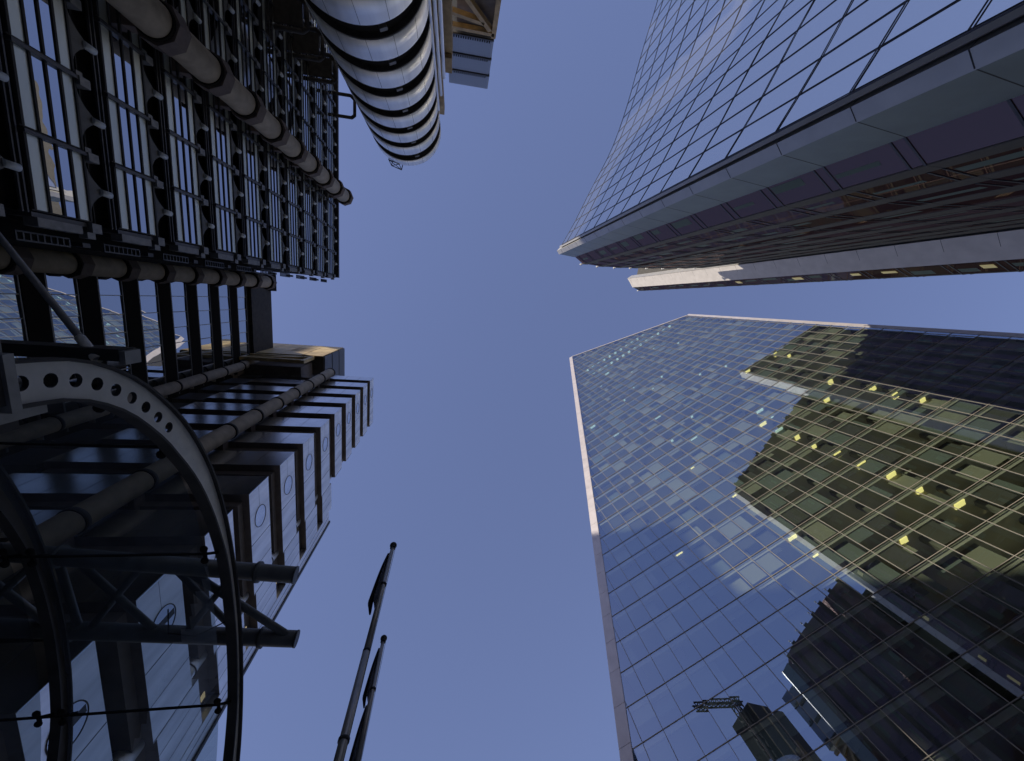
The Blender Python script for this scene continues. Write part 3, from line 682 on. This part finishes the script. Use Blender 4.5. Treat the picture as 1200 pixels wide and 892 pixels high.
for i, j, pl in cells:
    tilt = [random.uniform(-0.007, 0.007) for _ in range(3)]
    cs = sum(p[0] for p in pl) / len(pl); cz_ = sum(p[1] for p in pl) / len(pl)
    pts = [W(p[0], p[1], tilt[0] * (p[0] - cs) / 1.4 + tilt[1] * (p[1] - cz_) / 2) for p in pl]
    v = W(cs, cz_) - cam.matrix_world.translation; vis = -v.dot(cam.matrix_world.col[2].to_3d()); u_ = v.dot(cam.matrix_world.col[0].to_3d()) / max(vis, 1e-3) * F; w_ = v.dot(cam.matrix_world.col[1].to_3d()) / max(vis, 1e-3) * F
    inside = vis > 0 and abs(u_) < 590 and abs(w_) < 440
    pn.append((v.length + (0 if inside and len(pl) == 4 else 1000), lambda mb, pts=pts: mb.face(pts, SG)))
    whole = min(p[0] for p in pl) < SB * i + 0.01 and max(p[0] for p in pl) > SB * (i + 1) - 0.01 and edge(zj(j)) < SB * i - 0.2
    if len(pl) == 4 and whole and random.random() < 0.8:
        top = zj(j) - 0.6; h_ = random.choice([0.8, 1.6, 2.5, 2.7, 2.7, 2.9]); s0 = SB * i + 0.1; s1 = SB * (i + 1) - 0.1; dp = random.choice([0.35, 0.35, 0.9]); bm_ = random.choice(BLINDS)
        if random.random() < 0.18: s1 = s0 + random.uniform(0.8, 1.6)
        q4 = [W(s0, top - h_, dp), W(s1, top - h_, dp), W(s1, top, dp), W(s0, top, dp)]
        bl.append((v.length + (0 if inside else 1000), lambda mb, q4=q4, bm_=bm_: mb.face(q4, bm_)))
series('window_pane', pn, pt2)
series('blind', bl, pt2)
mg = MB()
for i in range(-7, 29):
    s_ = SB * i; z0 = max(-1.5, 31.3 + (s_ + 7.33) * 0 - 40) if s_ >= edge(-1.5) else -1.5
    zl = -1.5 ; zh = roof(s_) if s_ > edge(ZA) else 31.3 + (s_ + 7.33) * 3.40
    if zh > zl + 0.5 and s_ <= SRX: mg.obox(W(s_ - 0.03, zl, -0.07), SD * 0.06, SI * 0.1, (0, 0, zh - zl), SM)
for j in range(-34, 14):
    z = zj(j)
    if z < -1: continue
    sl_ = edge(z); sr_ = SRX if z < roof(SRX) else edge(ZA) + (ZA - z) / 0.918
    if sr_ > sl_ + 0.3: mg.obox(W(sl_, z - 0.035, -0.065), SD * (sr_ - sl_), SI * 0.09, (0, 0, 0.07), SM)
mg.build('mullion_grid', pt2)
for j in range(-33, 13):
    z = zj(j)
    if z < 3: continue
    sl_ = edge(z) + 0.3; sr_ = SRX - 0.2 if z < roof(SRX) else edge(ZA) + (ZA - z) / 0.918 - 0.6
    if sr_ < sl_ + 0.5: continue
    b = MB(); b.obox(W(sl_, z - 0.55, 0.22), SD * (sr_ - sl_), SI * 6.7, (0, 0, 0.5), SLAB); b.build('floor_slab', pt2)
b = MB(); pb = [W(s_ + (0.2 if k in (0, 3) else -0.2), z - (0.3 if k > 1 else 0), 6.95) for k, (s_, z) in enumerate(PG)]; b.face(pb, COREW)
pf = [W(s_, z, 0.1) for s_, z in PG]; pk = [W(s_, z, 40) for s_, z in PG]
for k in range(4): b.face([pf[k], pf[(k + 1) % 4], pk[(k + 1) % 4], pk[k]], DARK)
b.face(pk, DARK)
for i in range(-5, 28, 3):
    zt_ = roof(SB * i) if SB * i > edge(ZA) else 31.3 + (SB * i + 7.33) * 3.40
    if zt_ > 6: b.obox(W(SB * i + 0.4, -1.5, 1.6), SD * 0.7, SI * 0.7, (0, 0, zt_ - 3), COREW)
b.build('wall', pt2)
# metal edges, one panel per storey
for k in range(46):
    z0 = 1.0 + 4.0 * k; z1 = min(z0 + 3.96, ZA + 3)
    if z0 > ZA: break
    lo = [W(edge(z0) - 1.65, z0, -0.12), W(edge(z0) - 0.02, z0, -0.12), W(edge(z0) - 0.02, z0, 0.5), W(edge(z0) - 1.65, z0, 0.5)]
    hi = [W(edge(z1) - 1.65, z1, -0.12), W(edge(z1) - 0.02, z1, -0.12), W(edge(z1) - 0.02, z1, 0.5), W(edge(z1) - 1.65, z1, 0.5)]
    b = MB(); b.hexa(lo, hi, FASC); b.build('edge_panel', pt2)
z = 4.0
while z < roof(SRX) - 1:
    z1 = min(z + 3.96, roof(SRX) + 0.5); b = MB(); b.obox(W(SRX + 0.02, z, -0.12), SD * 1.0, SI * 0.6, (0, 0, z1 - z), FASC); b.build('corner_panel', pt2); z += 4
n = 14
for k in range(n):
    s0 = edge(ZA) + (SRX - edge(ZA)) * k / n; s1 = edge(ZA) + (SRX - edge(ZA)) * (k + 1) / n - 0.03
    b = MB(); b.hexa([W(s0, roof(s0), -0.12), W(s1, roof(s1), -0.12), W(s1, roof(s1), 0.6), W(s0, roof(s0), 0.6)], [W(s0, roof(s0) + 0.75, -0.12), W(s1, roof(s1) + 0.75, -0.12), W(s1, roof(s1) + 0.75, 0.6), W(s0, roof(s0) + 0.75, 0.6)], FASC); b.build('coping', pt2)
# yellow panels glow in place of lit blinds; cool ones are lights
BLINDGLOW = emitter('lit_blind_glow', (1.0, 0.86, 0.32), 1.3); CEILW = emitter('cool_light_glow', (0.75, 1.0, 0.92), 0.7)
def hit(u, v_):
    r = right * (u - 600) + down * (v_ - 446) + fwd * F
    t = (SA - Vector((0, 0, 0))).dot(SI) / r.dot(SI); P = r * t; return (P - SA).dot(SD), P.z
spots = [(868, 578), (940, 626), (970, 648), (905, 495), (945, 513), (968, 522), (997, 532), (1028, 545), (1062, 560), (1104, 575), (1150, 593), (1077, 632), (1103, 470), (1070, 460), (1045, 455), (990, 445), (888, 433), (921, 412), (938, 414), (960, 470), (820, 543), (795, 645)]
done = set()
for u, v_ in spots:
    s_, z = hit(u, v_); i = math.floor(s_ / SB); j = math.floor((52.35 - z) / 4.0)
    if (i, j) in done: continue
    done.add((i, j)); b = MB(); b.obox(W(SB * i + random.uniform(0.3, 1.1), zj(j) - 0.72, 0.16), SD * random.uniform(0.7, 1.5), SI * random.uniform(0.5, 1.1), (0, 0, 0.14), BLINDGLOW); b.build('glow_panel', pt2)
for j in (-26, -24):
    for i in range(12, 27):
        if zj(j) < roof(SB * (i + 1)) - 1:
            b = MB(); b.obox(W(SB * i + 1.0, zj(j) - 0.72, 0.15), SD * 0.9, SI * 0.8, (0, 0, 0.14), CEILW); b.build('glow_panel', pt2)
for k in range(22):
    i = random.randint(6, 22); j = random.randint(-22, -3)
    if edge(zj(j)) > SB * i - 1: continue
    b = MB(); b.obox(W(SB * i + 0.6, zj(j) - 0.72, 0.15), SD * random.choice([0.5, 1.6]), SI * 0.5, (0, 0, 0.14), CEILW); b.build('glow_panel', pt2)

# crane boom on a roof far behind the dark block; the pointed tower mirrors it
cr = thing('tower_crane', 'dark lattice crane boom mirrored in the pointed glass tower', 'crane', (-36, -60, H(90)))
def lattice(mb, p, q_, wd, n):
    p, q_ = Vector(p), Vector(q_); d = unit(q_ - p); u = unit(d.cross(Vector((0, 0, 1)) if abs(d.z) < 0.9 else Vector((1, 0, 0)))) * wd / 2; v_ = unit(u.cross(d)) * wd / 2
    cs = (u + v_, u - v_, -u - v_, -u + v_); L = (q_ - p).length
    for c in cs: mb.tube(p + c, q_ + c, 0.26, DARK, 6)
    for i in range(n):
        a = p + d * L * i / n; e = p + d * L * (i + 1) / n
        for k in range(4): mb.tube(a + cs[k], e + cs[(k + 1) % 4], 0.17, DARK, 5)
b = MB(); lattice(b, (-37, -44, H(100)), (-33, -62, H(100.5)), 1.7, 10); b.build('boom', cr)
b = MB(); lattice(b, (-33, -59, H(60)), (-33, -59, H(100)), 2.2, 14); b.build('mast', cr)

# dark plant block beside the crane, far behind the dark office block
pb_ = thing('plant_block', 'dark rooftop plant block with a tan stripe beside the lattice crane, mirrored in glass', 'building', (-36, -70, 0))
b = MB(); b.box((-42, -80, 0), (-31.5, -63, H(99)), DARK); b.build('wall', pb_)
b = MB(); b.box((-31.49, -70, H(60)), (-31.3, -69.2, H(98.5)), BROWN); b.box((-31.49, -62.99, H(60)), (-31.3, -62.7, H(98.8)), BROWN); b.build('stripe', pb_)
